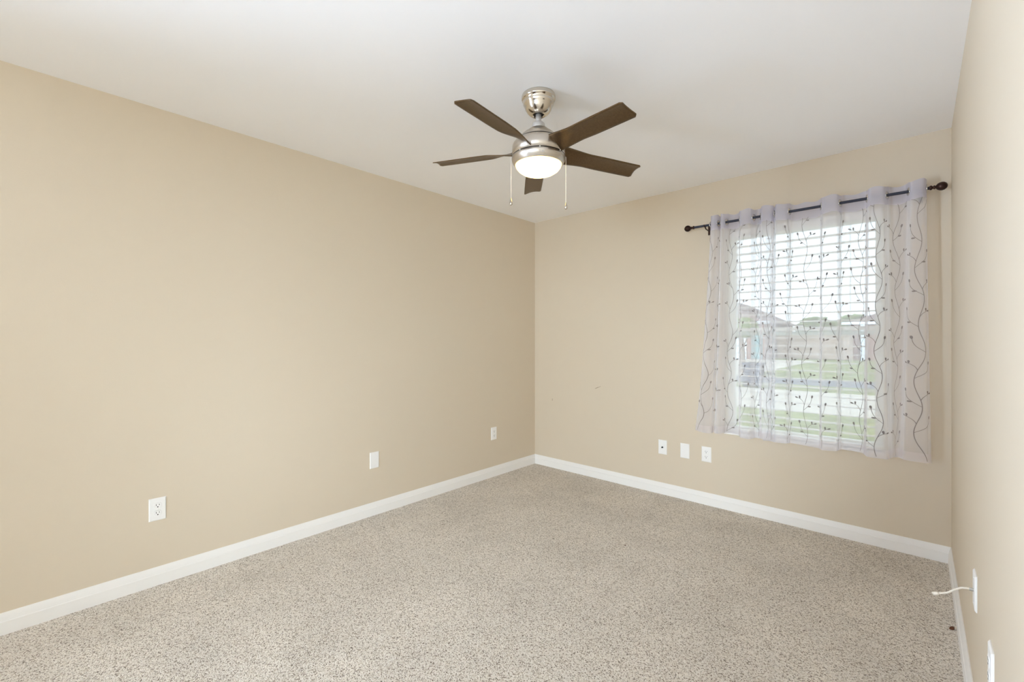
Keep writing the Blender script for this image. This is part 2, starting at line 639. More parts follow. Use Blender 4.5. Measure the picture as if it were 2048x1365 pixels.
for x in (-0.355, -0.03, 0.29):
    bm = bmesh.new()
    for y in (-0.027, 0.027):
        tube(bm, [(x, y, 0.02), (x, y, bh - 0.05)], 0.0012, 5)
    for i in range(nsl):
        z = zb + pitch * (i + 0.6) - 0.004
        tube(bm, [(x, -0.027, z), (x, 0.027, z)], 0.0007, 4)
    obj('ladder_cord', bm, M['cord'], bl)

# ------------------------------------------------------------------ curtain rod
RY, RZ = YW - 0.09, 2.100
rod = thing('curtain_rod', 'dark curtain rod with bronze ball finials above the window', 'curtain rod', ((-1.25 + 0.055) / 2, RY, RZ))
rx0, rx1 = -1.248, 0.052
rc = (rx0 + rx1) / 2
rod.location.x = rc
bm = tube(bmesh.new(), [(rx0 - rc, 0, 0), (rx1 - rc, 0, 0)], 0.0085, 20)
obj('rod_tube', bm, M['rod'], rod, smooth=False)
for s, xe in ((-1, rx0 - rc), (1, rx1 - rc)):
    pr = [(0.0, -0.004), (0.0105, -0.004), (0.0125, 0.0), (0.0125, 0.005), (0.008, 0.008), (0.007, 0.012), (0.011, 0.0145), (0.011, 0.0175), (0.0075, 0.020),
          (0.010, 0.023), (0.018, 0.030), (0.0225, 0.039), (0.0235, 0.047), (0.0215, 0.056), (0.016, 0.064), (0.008, 0.069), (0.0, 0.0705)]
    b_ = lathe(pr, 32, 'X')
    if s < 0:
        bmesh.ops.rotate(b_, verts=b_.verts[:], cent=(0, 0, 0), matrix=Matrix.Rotation(R(180), 3, 'Z'))
    obj('finial', b_, M['bronze'], rod, (xe, 0, 0), smooth=True)
for xb in (-1.165, 0.012):
    bm = bmesh.new()
    # cup under the rod, arm to the wall, wall plate
    tube(bm, [(xb - rc, -0.014 * math.cos(R(a)), -0.0125 * math.sin(R(a))) for a in range(-20, 201, 20)], 0.0035, 8)
    tube(bm, [(xb - rc, 0.0, -0.012), (xb - rc, 0.015, -0.022), (xb - rc, 0.05, -0.024), (xb - rc, 0.088, -0.024)], 0.0042, 10)
    box(bm, xb - rc - 0.008, xb - rc + 0.008, 0.0855, 0.0895, -0.055, 0.02)
    o = obj('rod_bracket', bm, M['bronze'], rod)
    b_ = tube(bmesh.new(), [(xb - rc, -0.026, 0.0), (xb - rc, -0.012, 0.0)], [0.004, 0.003], 10)
    obj('thumb_screw', b_, M['bronze'], o)


# ------------------------------------------------------------------ sheer curtain panels
def catmull(kn, s):
    """kn: list of tuples (param, v1, v2, ...), s in range -> interpolated tuple"""
    i = 0
    while i < len(kn) - 2 and s > kn[i + 1][0]:
        i += 1
    p1, p2 = kn[i], kn[i + 1]
    p0 = kn[i - 1] if i > 0 else p1
    p3 = kn[i + 2] if i + 2 < len(kn) else p2
    h = p2[0] - p1[0]
    t = (s - p1[0]) / h
    t = min(max(t, 0), 1)
    out = []
    for c in range(1, len(p1)):
        m1 = (p2[c] - p0[c]) / max(p2[0] - p0[0], 1e-6) * h
        m2 = (p3[c] - p1[c]) / max(p3[0] - p1[0], 1e-6) * h
        t2, t3 = t * t, t * t * t
        out.append((2 * t3 - 3 * t2 + 1) * p1[c] + (t3 - 2 * t2 + t) * m1 + (-2 * t3 + 3 * t2) * p2[c] + (t3 - t2) * m2)
    return out


def make_panel(label, top, bot, ztop, zbot, seed, vx0):
    """top, bot: lists of (x, d) along the same cloth, d = how far the cloth stands into the room from the rod line"""
    rng = random.Random(seed)
    # cloth parameter from the arc length of the top edge
    ks = [0.0]
    for a, b_ in zip(top, top[1:]):
        ks.append(ks[-1] + math.hypot(b_[0] - a[0], b_[1] - a[1]) * 1.08)
    W = ks[-1]
    tk = [(k, *p) for k, p in zip(ks, top)]
    bk = [(k, *p) for k, p in zip(ks, bot)]
    Lz = ztop - zbot

    def pos(u, v):          # u metres across the cloth, v metres down
        t = min(max(v / Lz, 0), 1)
        a = catmull(tk, u)
        b_ = catmull(bk, u)
        e = t ** 1.25
        # folds stay crisp under the header, then relax
        x = a[0] * (1 - e) + b_[0] * e
        d = a[1] * (1 - e) + b_[1] * e
        d += 0.004 * math.sin(9 * v + 23 * u) * t
        z = ztop - v + 0.006 * math.sin(u * 14 + seed) * t + 0.004 * math.sin(u * 60) * (1 - t)
        y = min(RY - d, YW - 0.006)
        return Vector((x, y, z))

    nu = max(60, int(W / 0.005))
    nv = 96
    HEAD, HEM = 0.105, 0.052
    vl = [0, 0.02, 0.035, 0.045, 0.055, 0.065, 0.08, HEAD] + [HEAD + (Lz - HEAD - HEM) * (i + 1) / nv for i in range(nv)] + [Lz - HEM / 2, Lz]
    cross = []
    for i in range(400):
        u0, u1 = W * i / 400, W * (i + 1) / 400
        d0, d1 = catmull(tk, u0)[1], catmull(tk, u1)[1]
        if d0 * d1 < 0:
            cross.append((u0 + u1) / 2)
    vrod = ztop - RZ
    root = thing('sheer_curtain', label, 'curtain', tuple(pos(W / 2, 0)))
    base = root.location.copy()
    bm = bmesh.new()
    grid = [[bm.verts.new(pos(W * i / nu, v) - base) for i in range(nu + 1)] for v in vl]
    for j in range(len(vl) - 1):
        vm = (vl[j] + vl[j + 1]) / 2
        for i in range(nu):
            um = W * (i + 0.5) / nu
            if any(math.hypot(um - c, vm - vrod) < 0.0175 for c in cross):
                continue                      # the eyelet hole
            f = bm.faces.new((grid[j][i], grid[j + 1][i], grid[j + 1][i + 1], grid[j][i + 1]))
            f.material_index = 1 if vm < HEAD else (2 if vm > Lz - HEM else 0)
            f.smooth = True

    # embroidery: vines with leaves, stitched on the room side
    def nrm(u, v):
        e = 0.003
        a = pos(min(u + e, W), v) - pos(max(u - e, 0), v)
        b_ = pos(u, min(v + e, Lz)) - pos(u, max(v - e, 0))
        nn = a.cross(b_)
        nn.normalize()
        return nn if nn.y < 0 or abs(nn.y) < 0.3 else -nn

    def put(u, v):
        u = min(max(u, 0.002), W - 0.002)
        v = min(max(v, HEAD - 0.01), Lz - 0.003)
        nn = (pos(min(u + .003, W), v) - pos(max(u - .003, 0), v)).cross(Vector((0, 0, -1)))
        nn.normalize()
        # cloth runs left to right, so this normal always faces the room side of the cloth
        return pos(u, v) + nn * -0.0009 * SIDE - base

    SIDE = 1 if (Vector((1, 0, 0)).cross(Vector((0, 0, -1)))).y > 0 else -1

    def ribbon(pts, wd):
        prev = None
        for k, (u, v) in enumerate(pts):
            if not (0.003 < u < W - 0.003 and HEAD - 0.008 < v < Lz - 0.004):
                prev = None
                continue
            a = pts[max(k - 1, 0)]
            b_ = pts[min(k + 1, len(pts) - 1)]
            du, dv = b_[0] - a[0], b_[1] - a[1]
            l = math.hypot(du, dv) or 1
            nu_, nv_ = -dv / l * wd / 2, du / l * wd / 2
            cur = (bm.verts.new(put(u + nu_, v + nv_)), bm.verts.new(put(u - nu_, v - nv_)))
            if prev:
                f = bm.faces.new((prev[0], prev[1], cur[1], cur[0]))
                f.material_index = 3
            prev = cur

    def leaf(u, v, ang, L=0.021, wd=0.0105):
        ca, sa = math.cos(ang), math.sin(ang)
        ring = []
        for q in range(10):
            th = 2 * math.pi * q / 10
            px_ = L / 2 * (1 - math.cos(th)) if True else 0
            py_ = wd / 2 * math.sin(th) * (1 - 0.25 * math.cos(th))
            uu, vv = u + px_ * ca - py_ * sa, v - (px_ * sa + py_ * ca)
            if not (0.003 < uu < W - 0.003 and HEAD < vv < Lz - 0.004):
                for vtx in ring:
                    bm.verts.remove(vtx)
                return
            ring.append(bm.verts.new(put(uu, vv)))
        f = bm.faces.new(ring)
        f.material_index = 3

    def bez(p0, p1, p2, p3, n_=12):
        return [tuple((1 - t) ** 3 * p0[c] + 3 * (1 - t) ** 2 * t * p1[c] + 3 * (1 - t) * t * t * p2[c] + t ** 3 * p3[c] for c in (0, 1)) for t in [i / n_ for i in range(n_ + 1)]]

    TH = 0.0025
    nvine = max(2, round((W - 0.03) / 0.128))
    for q in range(nvine):
        uc = vx0 + (W - 0.02) * (q + 0.5 + rng.uniform(-0.12, 0.12)) / nvine
        per = rng.uniform(0.27, 0.32)
        ph = rng.random() * 6.283
        am = rng.uniform(0.011, 0.017)
        am2 = rng.uniform(0.004, 0.008)
        stem = lambda v: uc + am * math.sin(6.2832 * v / per + ph) + am2 * math.sin(6.2832 * v / (per * 2.7) + 2 * ph)
        ribbon([(stem(HEAD + (Lz - HEAD) * i / 150), HEAD + (Lz - HEAD) * i / 150) for i in range(151)], TH)
        # forks where the stem swings out: one long shoot back across, one short curled shoot outwards
        k = math.floor((HEAD / per * 6.2832 + ph - math.pi / 2) / math.pi) + 1
        while True:
            v = (math.pi / 2 + k * math.pi - ph) * per / 6.2832
            sd = 1 if k % 2 == 0 else -1
            k += 1
            if v > Lz:
                break
            v += rng.uniform(-0.012, 0.012)
            x = stem(v)
            s2 = -sd if rng.random() < 0.8 else sd
            bl_ = rng.uniform(0.070, 0.098)
            tip = (x + s2 * rng.uniform(0.040, 0.056), v - bl_)
            ribbon(bez((x, v), (x + s2 * 0.022, v - 0.022), (tip[0] - s2 * 0.004, tip[1] + 0.040), tip), TH * 0.9)
            leaf(tip[0], tip[1], math.radians(90 + s2 * -12))
            if rng.random() < 0.7:
                leaf(x + s2 * 0.024, v - 0.027, math.radians(172 if s2 < 0 else 8), 0.018, 0.009)
            if rng.random() < 0.8:
                v1 = v - rng.uniform(0.030, 0.050)
                x1 = stem(v1)
                t2 = (x1 - s2 * 0.036, v1 - 0.042)
                ribbon(bez((x1, v1), (x1 - s2 * 0.004, v1 - 0.024), (t2[0] + s2 * 0.014, t2[1] + 0.002), t2), TH * 0.9)
                leaf(t2[0], t2[1], math.radians(90 + s2 * 72), 0.019, 0.009)
                leaf(t2[0] + s2 * 0.010, t2[1] + 0.003, math.radians(96), 0.019, 0.0095)
    obj('sheer_fabric', bm, [M['sheer'], M['header'], M['hem'], M['thread']], root, auto=True)
    for c in cross:
        p = pos(c, vrod)
        tdir = (pos(c + 0.006, vrod) - pos(c - 0.006, vrod)).normalized()
        nn = tdir.cross(Vector((0, 0, 1))).normalized()
        o = obj('grommet', torus(0.0205, 0.0036, 32, 8), M['ring'], root, tuple(Vector((p.x, RY, RZ)) - base), smooth=True)
        o.rotation_euler = nn.to_track_quat('Z', 'Y').to_euler()
    return root


def lobes(start, fronts, end, amp):
    """knots along the cloth: it bulges into the room over each (x0, x1) and falls behind the rod between them"""
    k = list(start)
    for i, (a, b_) in enumerate(fronts):
        m = (a + b_) / 2
        q = min(0.012, (b_ - a) * 0.25)
        k += [(a, 0.25 * amp), (a + q, 0.92 * amp), (m, 1.08 * amp), (b_ - q, 0.92 * amp), (b_, 0.25 * amp)]
        if i + 1 < len(fronts):
            n0 = fronts[i + 1][0]
            gp = n0 - b_
            st = min(0.014, gp * 0.25)
            k += [(b_ + st, -0.75 * amp), ((b_ + n0) / 2, -amp), (n0 - st, -0.75 * amp)]
    return k + list(end)


A = 0.037
f1 = [(-1.120, -1.073), (-1.052, -1.018), (-0.927, -0.842), (-0.792, -0.716)]
g1 = [(-1.205, -1.125), (-1.098, -1.040), (-0.928, -0.850), (-0.795, -0.735)]
top1 = lobes([(-1.100, -0.022)], f1, [(-0.722, -0.016)], A)
bot1 = lobes([(-1.243, -0.020)], g1, [(-0.742, -0.016)], 0.030)
bot1[1:6] = [(-1.230, -0.008), (-1.200, 0.016), (-1.170, 0.030), (-1.140, 0.028), (-1.118, 0.008)]
make_panel('left sheer curtain panel, narrow and bunched in tight folds, grey vine embroidery', top1, bot1, 2.158, 0.572, 3, 0.01)
f2 = [(-0.708, -0.628), (-0.450, -0.358), (-0.222, -0.136), (-0.036, 0.036)]
g2 = [(-0.716, -0.632), (-0.455, -0.362), (-0.232, -0.120), (-0.066, 0.050)]
top2 = lobes([(-0.775, -0.040), (-0.740, -0.036)], f2, [(0.036, -0.006)], A)
bot2 = lobes([(-0.790, -0.036), (-0.752, -0.034)], g2, [(0.057, -0.004)], 0.030)
make_panel('right sheer curtain panel, wide and spread across the window, grey vine embroidery', top2, bot2, 2.150, 0.563, 5, 0.01)


# ------------------------------------------------------------------ wall plates
def wall_plate(name, label, kind, loc, rz, group=None):
    """plate faces local -Y; its back lies on local y = 0"""
    t = thing(name, label, 'wall plate' if kind != 'outlet' else 'electrical outlet', loc, (0, 0, rz), group)
    w2, h2, th = 0.0355, 0.0575, 0.006
    bm = bmesh.new()
    # bevelled plate: wide back, smaller raised front
    back = [(-w2, 0, -h2), (w2, 0, -h2), (w2, 0, h2), (-w2, 0, h2)]
    midr = [(x, -0.0025, z) for x, _, z in back]
    fr = [(x - math.copysign(0.004, x), -th, z - math.copysign(0.004, z)) for x, _, z in back]
    rr_ = [[bm.verts.new(p) for p in ring] for ring in (back, midr, fr)]
    for a, b_ in zip(rr_, rr_[1:]):
        for i in range(4):
            bm.faces.new((a[i], a[(i + 1) % 4], b_[(i + 1) % 4], b_[i]))
    bm.faces.new(rr_[0][::-1])
    bm.faces.new(rr_[2])
    obj('cover_plate', bm, M['plate'], t)

    def screw(z):
        b_ = lathe([(0.0, -0.001), (0.0033, -0.001), (0.0030, 0.0006), (0.0, 0.001)], 16, 'Y')
        bmesh.ops.rotate(b_, verts=b_.verts[:], cent=(0, 0, 0), matrix=Matrix.Rotation(R(180), 3, 'X'))
        obj('screw', b_, M['plate'], t, (0, -th, z), smooth=True)

    if kind == 'outlet':
        screw(0)
        for z in (0.0195, -0.0195):
            b_ = bmesh.new()
            pts = []
            for k in range(32):
                a = 2 * math.pi * k / 32
                x, zz = 0.0172 * math.cos(a), 0.0172 * math.sin(a)
                pts.append((x, max(-0.0142, min(0.0142, zz))))
            r0 = [b_.verts.new((x * 1.0, -th + 0.001, zz)) for x, zz in pts]
            r1 = [b_.verts.new((x * 1.0, -th - 0.0012, zz)) for x, zz in pts]
            r2 = [b_.verts.new((x * 0.94, -th - 0.0020, zz * 0.94)) for x, zz in pts]
            for a, c in ((r0, r1), (r1, r2)):
                for k in range(32):
                    b_.faces.new((a[k], a[(k + 1) % 32], c[(k + 1) % 32], c[k]))
            b_.faces.new(r2)
            rec = obj('receptacle', b_, M['plate'], t, (0, 0, z))
            s_ = bmesh.new()
            yy = -th - 0.0023
            box(s_, -0.0074, -0.0052, yy, yy + 0.001, -0.0005, 0.0078)
            box(s_, 0.0052, 0.0074, yy, yy + 0.001, 0.0010, 0.0072)
            for k in range(1):
                vv = [s_.verts.new((0.0028 * math.cos(2 * math.pi * i / 14), yy, -0.0068 + 0.0028 * math.sin(2 * math.pi * i / 14))) for i in range(14)]
                v2 = [s_.verts.new((p.co.x, yy + 0.001, p.co.z)) for p in vv]
                s_.faces.new(vv)
                for i in range(14):
                    s_.faces.new((vv[i], vv[(i + 1) % 14], v2[(i + 1) % 14], v2[i]))
            o = obj('contact_slots', s_, M['slot'], rec)
            o['label'] = 'dark slots and ground hole'
    elif kind == 'blank':
        screw(0.041)
        screw(-0.041)
    elif kind == 'coax':
        screw(0.041)
        screw(-0.041)
        b_ = lathe([(0.0, 0.010), (0.0022, 0.010), (0.0022, 0.012), (0.0046, 0.012), (0.0046, 0.002), (0.0065, 0.002), (0.0065, 0.0)], 18, 'Y')
        bmesh.ops.rotate(b_, verts=b_.verts[:], cent=(0, 0, 0), matrix=Matrix.Rotation(R(180), 3, 'X'))
        o = obj('jack', b_, M['screw'] if name != 'blank' else M['plate'], t, (0, -th, 0))
        o['label'] = 'small dark threaded jack'
        o.data.materials[0] = M['slot']
    return t


LW = R(90)     # local -Y turned to +X (left wall faces +X)
wall_plate('electrical_outlet', 'white duplex outlet low on the left wall, nearest the viewer', 'outlet', (XL, 0.455, 0.386), LW)
wall_plate('blank_wall_plate', 'blank white cover plate on the long left wall between two outlets', 'blank', (XL, 1.684, 0.391), LW)
wall_plate('electrical_outlet', 'small-looking white duplex outlet on the left wall near the far corner', 'outlet', (XL, 2.898, 0.392), LW)
wall_plate('cable_wall_plate', 'white plate with a tiny dark jack, left of three under the window', 'coax', (-1.530, YW, 0.380), 0)
wall_plate('blank_wall_plate', 'blank white cover plate, middle of three left of the window', 'blank', (-1.350, YW, 0.380), 0)
wall_plate('electrical_outlet', 'white duplex outlet just below the left end of the curtains', 'outlet', (-1.186, YW, 0.381), 0)
wall_plate('electrical_outlet', 'white outlet seen edge-on at the bottom right of the right wall', 'outlet', (XR, 1.645, 0.420), R(-90))
cp = wall_plate('cable_wall_plate', 'white wall plate seen edge-on with a cable sticking out of the right wall', 'blank', (XR, 2.070, 0.443), R(-90))
bm = bmesh.new()
pts = [(0.0, -0.004, 0.0), (0.0, -0.020, 0.0), (0.001, -0.034, -0.003), (0.002, -0.050, -0.015), (0.003, -0.064, -0.029), (0.004, -0.078, -0.037), (0.004, -0.090, -0.041)]
tube(bm, pts, 0.0032, 12)
cb = obj('coax_cable', bm, M['cable'], cp, smooth=True)
cb['label'] = 'short cream cable stub'
bm = tube(bmesh.new(), [(0.004, -0.086, -0.040), (0.004, -0.090, -0.042), (0.004, -0.099, -0.046), (0.004, -0.103, -0.048)], [0.0035, 0.0058, 0.0062, 0.0042], 14)
obj('connector', bm, M['cable'], cb, smooth=True)
bm = tube(bmesh.new(), [(0, -0.005, 0), (0, -0.016, 0)], 0.005, 6)
obj('jack', bm, M['screw'], cp)


# ------------------------------------------------------------------ bits on the carpet
def scrap(loc, s, rz, label):
    bm = bmesh.new()
    out = [(-1, 0), (-0.6, 0.5), (0.1, 0.6), (0.7, 0.35), (1.1, 0.05), (0.6, -0.3), (0.0, -0.5), (-0.7, -0.4)]
    lo = [bm.verts.new((x * s, y * s, 0.0)) for x, y in out]
    hi = [bm.verts.new((x * s * 0.9, y * s * 0.9, s * (0.25 + 0.25 * math.sin(3 * x)))) for x, y in out]
    k = len(out)
    for i in range(k):
        bm.faces.new((lo[i], lo[(i + 1) % k], hi[(i + 1) % k], hi[i]))
    bm.faces.new(lo[::-1])
    bm.faces.new(hi)
    o = obj('carpet_scrap', bm, M['scrap'], None, loc)
    o.rotation_euler = (0, 0, rz)
    tag(o, label, 'scrap')


scrap((0.110, 2.705, 0.001), 0.0145, 1.1, 'brown dry scrap on the carpet against the right baseboard')
scrap((-1.315, 2.458, 0.001), 0.007, 0.3, 'tiny dark crumb in the middle of the carpet')

# ------------------------------------------------------------------ ceiling fan with light
FX, FY = -1.362, 1.682
fan = thing('ceiling_fan', 'five-blade brushed nickel ceiling fan with dark blades and lit bowl', 'ceiling fan', (FX, FY, H))
z0 = H
can = obj('canopy', lathe([(0.0, -0.0005), (0.0805, -0.0005), (0.0825, -0.006), (0.0825, -0.018), (0.0795, -0.024), (0.0765, -0.025), (0.0755, -0.036), (0.0735, -0.044),
                     (0.0700, -0.050), (0.0685, -0.052), (0.0640, -0.066), (0.0560, -0.079), (0.0460, -0.089), (0.0380, -0.094), (0.0320, -0.0965), (0.0290, -0.096),
                     (0.0275, -0.090), (0.0, -0.088)], 64), M['polished'], fan, smooth=True)
obj('canopy_socket', lathe([(0.0, -0.0905), (0.0265, -0.0905), (0.0265, -0.0885), (0, -0.0885)], 32), M['slot'], can)
obj('downrod', lathe([(0.0, -0.088), (0.0135, -0.0885), (0.0135, -0.150), (0.0, -0.150)], 32), M['rod_grey'], fan, smooth=True)
obj('rod_collar', lathe([(0.0, -0.128), (0.0145, -0.128), (0.024, -0.131), (0.0300, -0.138), (0.0310, -0.150), (0.0310, -0.163), (0.0, -0.163)], 40), M['rod_grey'], fan, smooth=True)
ZB = -0.300       # lower dark seam
ZA = -0.222       # upper dark seam
mh = obj('motor_housing', lathe([(0.0, -0.160), (0.0350, -0.161), (0.0470, -0.166), (0.0490, -0.170), (0.0700, -0.184), (0.0880, -0.200), (0.1000, -0.2155), (0.1022, -0.2195),
                            (0.1060, ZA - 0.002), (0.1150, -0.2275), (0.1225, -0.2355), (0.1270, -0.247), (0.1280, -0.265), (0.1280, ZB + 0.003), (0.0, ZB + 0.003)], 72), M['nickel'], fan, smooth=True)
obj('seam_band', lathe([(0.1005, ZA + 0.0035), (0.1046, ZA + 0.0030), (0.1060, ZA - 0.0012), (0.1010, ZA - 0.002)], 72), M['blackband'], mh, smooth=True)
obj('seam_band', lathe([(0.10, ZB + 0.0032), (0.1283, ZB + 0.0032), (0.1288, ZB - 0.0012), (0.10, ZB - 0.0012)], 72), M['blackband'], fan, smooth=True)
lk = obj('light_kit', lathe([(0.0, ZB - 0.001), (0.1290, ZB - 0.001), (0.1305, -0.307), (0.1290, -0.316), (0.1240, -0.327), (0.1170, -0.336), (0.1155, -0.3385), (0.1125, -0.3385),
                         (0.1115, -0.333), (0.0, -0.330)], 72), M['nickel'], fan, smooth=True)
obj('lamp_bowl', lathe([(0.1118, 0.010), (0.1118, 0.0), (0.1080, -0.010), (0.0980, -0.022), (0.0800, -0.034), (0.0560, -0.043), (0.0300, -0.048), (0.0, -0.0495)], 72), M['lamp'], fan, (0, 0, -0.345 + 0.006), smooth=True)
# reversing switch on the light kit, towards the viewer
to_cam = math.atan2(-FY, -FX)
sw_a = to_cam + R(7)
bm = bmesh.new()
box(bm, 0.1270, 0.1292, -0.013, 0.013, -0.006, 0.006)
rs = obj('reverse_switch', bm, M['nickel'], fan, (0, 0, -0.307))
rs.rotation_euler = (0, R(6), sw_a)
bm = bmesh.new()
box(bm, 0.1292, 0.1297, -0.0105, 0.0105, -0.0042, -0.0032)
box(bm, 0.1292, 0.1297, -0.0105, -0.0095, -0.0042, 0.0042)
box(bm, 0.1292, 0.1312, 0.001, 0.007, -0.0025, 0.0035)
obj('switch_slider', bm, M['screw'], rs)
# small screws in the seam
for da in (-42, 3, 52):
    a = to_cam + R(da)
    b_ = lathe([(0.0, 0.0), (0.0032, 0.0), (0.0026, 0.0022), (0.0, 0.0028)], 14, 'X')
    o = obj('seam_screw', b_, M['chain'], fan, (0.1283 * math.cos(a), 0.1283 * math.sin(a), ZB + 0.001), smooth=True)
    o.rotation_euler = (0, 0, a)


def blade_mesh():
    bm = bmesh.new()
    ns, nw = 44, 12
    r0, r1 = 0.098, 0.562
    th = 0.0045
    rows_t, rows_b = [], []
    for i in range(ns + 1):
        s = i / ns
        r = r0 + (r1 - r0) * s
        # chord position of the two edges (a = edge that stands high, b = edge that hangs low)
        wa = -0.048 - 0.006 * min(1, s * 2)
        wb = 0.044 + 0.010 * min(1, s * 2) - 0.004 * s
        pit = R(12 + 29 * max(0, 1 - s / 0.36) ** 1.4)
        rt, rb = [], []
        for j in range(nw + 1):
            q = j / nw
            c = wa + (wb - wa) * q
            rr_ = r
            if s > 0.82:                       # slanted, slightly hollow tip with rounded corners
                k = (s - 0.82) / 0.18
                slant = -0.012 + 0.010 * ((q - 0.5) * 2) ** 2 - 0.006
                rnd = -0.014 * max(0, abs(q - 0.5) * 2 - 0.82) / 0.18
                rr_ = r + (slant + rnd) * k
            camb = 0.006 * (1 - ((q - 0.5) * 2) ** 2) * s
            zz = -c * math.tan(pit) * math.cos(pit) + camb + 0.004 * s
            cc = c * math.cos(pit) if True else c
            rt.append(bm.verts.new((rr_, cc, zz + th / 2)))
            rb.append(bm.verts.new((rr_, cc, zz - th / 2)))
        rows_t.append(rt)
        rows_b.append(rb)
    for i in range(ns):
        for j in range(nw):
            bm.faces.new((rows_t[i][j], rows_t[i + 1][j], rows_t[i + 1][j + 1], rows_t[i][j + 1])).smooth = True
            bm.faces.new((rows_b[i][j], rows_b[i][j + 1], rows_b[i + 1][j + 1], rows_b[i + 1][j])).smooth = True
        for j in (0, nw):
            f = (rows_t[i][j], rows_b[i][j], rows_b[i + 1][j], rows_t[i + 1][j])
            bm.faces.new(f if j == 0 else f[::-1])
    for i in (0, ns):
        for j in range(nw):
            f = (rows_t[i][j], rows_t[i][j + 1], rows_b[i][j + 1], rows_b[i][j])
            bm.faces.new(f if i == 0 else f[::-1])
    return bm


bd = obj('fan_blade', blade_mesh(), M['blade'], fan, (0, 0, -0.265))
DROOP = (3.4, 4.4, 3.2, 0.8, 0.5)      # the blades have sagged unevenly
bd.rotation_euler = (0, R(DROOP[0]), R(-11))
for k in range(1, 5):
    o = bd.copy()
    C.objects.link(o)
    o.parent = fan
    o.rotation_euler = (0, R(DROOP[k]), R(-11 + 72 * k))
# pull chains
rx, ry = math.cos(R(42.4)), math.sin(R(42.4))
for sgn, zend in ((-1, -0.497), (1, -0.517)):
    cx_, cy_ = sgn * 0.1335 * rx, sgn * 0.1335 * ry
    bm = bmesh.new()
    zz = -0.296
    tube(bm, [(cx_ * 0.955, cy_ * 0.955, zz), (cx_, cy_, zz - 0.003)], 0.002, 8)
    tube(bm, [(cx_, cy_, zz - 0.002), (cx_, cy_, zend)], 0.0009, 6)
    while zz > zend:
        zz -= 0.0038
        bmesh.ops.create_icosphere(bm, subdivisions=1, radius=0.0020, matrix=Matrix.Translation((cx_, cy_, zz)))
    bmesh.ops.create_icosphere(bm, subdivisions=2, radius=0.0030, matrix=Matrix.Translation((cx_, cy_, zend + 0.10)))
    ch = obj('pull_chain', bm, M['chain'], fan, smooth=True)
    b_ = lathe([(0.0, 0.0), (0.0020, -0.001), (0.0030, -0.006), (0.0055, -0.014), (0.0078, -0.023), (0.0080, -0.028), (0.0062, -0.033), (0.0030, -0.0355), (0.0, -0.036)], 24)
    obj('pendant', b_, M['polished'], ch, (cx_, cy_, zend), smooth=True)

# ------------------------------------------------------------------ outdoors, beyond the window
GZ = -0.45
o = obj('lawn', bx(-90, 60, YW + T, 140, GZ - 0.3, GZ), M['grass'])
tag(o, 'green lawn outside the window reaching to the far houses', 'lawn', kind='structure')
o = obj('bounce_slab', bx(-9, 9, YW + T, 8.8, GZ - 0.1, GZ + 0.02), M['bounce_slab'])  # unseen slab added to bounce daylight up onto the ceiling
tag(o, 'unseen pale slab added below the window to bounce light inside', 'bounce_slab', kind='structure')
o = obj('street', bx(-90, 60, 12.4, 17.2, GZ - 0.1, GZ + 0.015), M['concrete'])
tag(o, 'pale concrete street crossing the lawn outside', 'street', kind='structure')
o = obj('sidewalk', bx(-90, 60, 19.6, 22.6, GZ - 0.1, GZ + 0.012), M['asphalt'])
tag(o, 'grey path strip beyond the pale street outside', 'path', kind='structure')
o = obj('driveway', bx(-11.3, -6.0, 22.6, 42.0, GZ - 0.1, GZ + 0.02), M['concrete'])
tag(o, 'pale driveway leading to the white garage across the street', 'driveway', kind='structure')


def house(label, x0, x1, y0, y1, eave, ridge, m_wall, ridge_axis, loc_z=GZ):
    t = thing('neighbour_house', label, 'house', ((x0 + x1) / 2, (y0 + y1) / 2, loc_z))
    hx, hy = (x1 - x0) / 2, (y1 - y0) / 2
    bm = bmesh.new()
    box(bm, -hx, hx, -hy, hy, 0, eave)
    obj('wall', bm, m_wall, t)
    e = 0.5
    bm = bmesh.new()
    b_ = [bm.verts.new(p) for p in ((-hx - e, -hy - e, eave), (hx + e, -hy - e, eave), (hx + e, hy + e, eave), (-hx - e, hy + e, eave))]
    rl = max(0.5, abs(hx - hy) * 0.6)
    if ridge_axis == 'X':
        r_ = [bm.verts.new((-rl, 0, ridge)), bm.verts.new((rl, 0, ridge))]
        bm.faces.new((b_[0], b_[1], r_[1], r_[0]))
        bm.faces.new((b_[2], b_[3], r_[0], r_[1]))
        bm.faces.new((b_[1], b_[2], r_[1]))
        bm.faces.new((b_[3], b_[0], r_[0]))
    else:
        r_ = [bm.verts.new((0, -hy - e, ridge)), bm.verts.new((0, hy + e, ridge))]
        bm.faces.new((b_[0], r_[0], r_[1], b_[3]))
        bm.faces.new((b_[1], b_[2], r_[1], r_[0]))
        bm.faces.new((b_[0], b_[1], r_[0]))
        bm.faces.new((b_[2], b_[3], r_[1]))
    bm.faces.new(b_[::-1])
    obj('roof', bm, M['roof'], t)
    obj('fascia', bx(-hx - e, hx + e, -hy - e - 0.06, -hy - e, eave - 0.05, eave + 0.16), M['siding'], t)
    return t, hx, hy


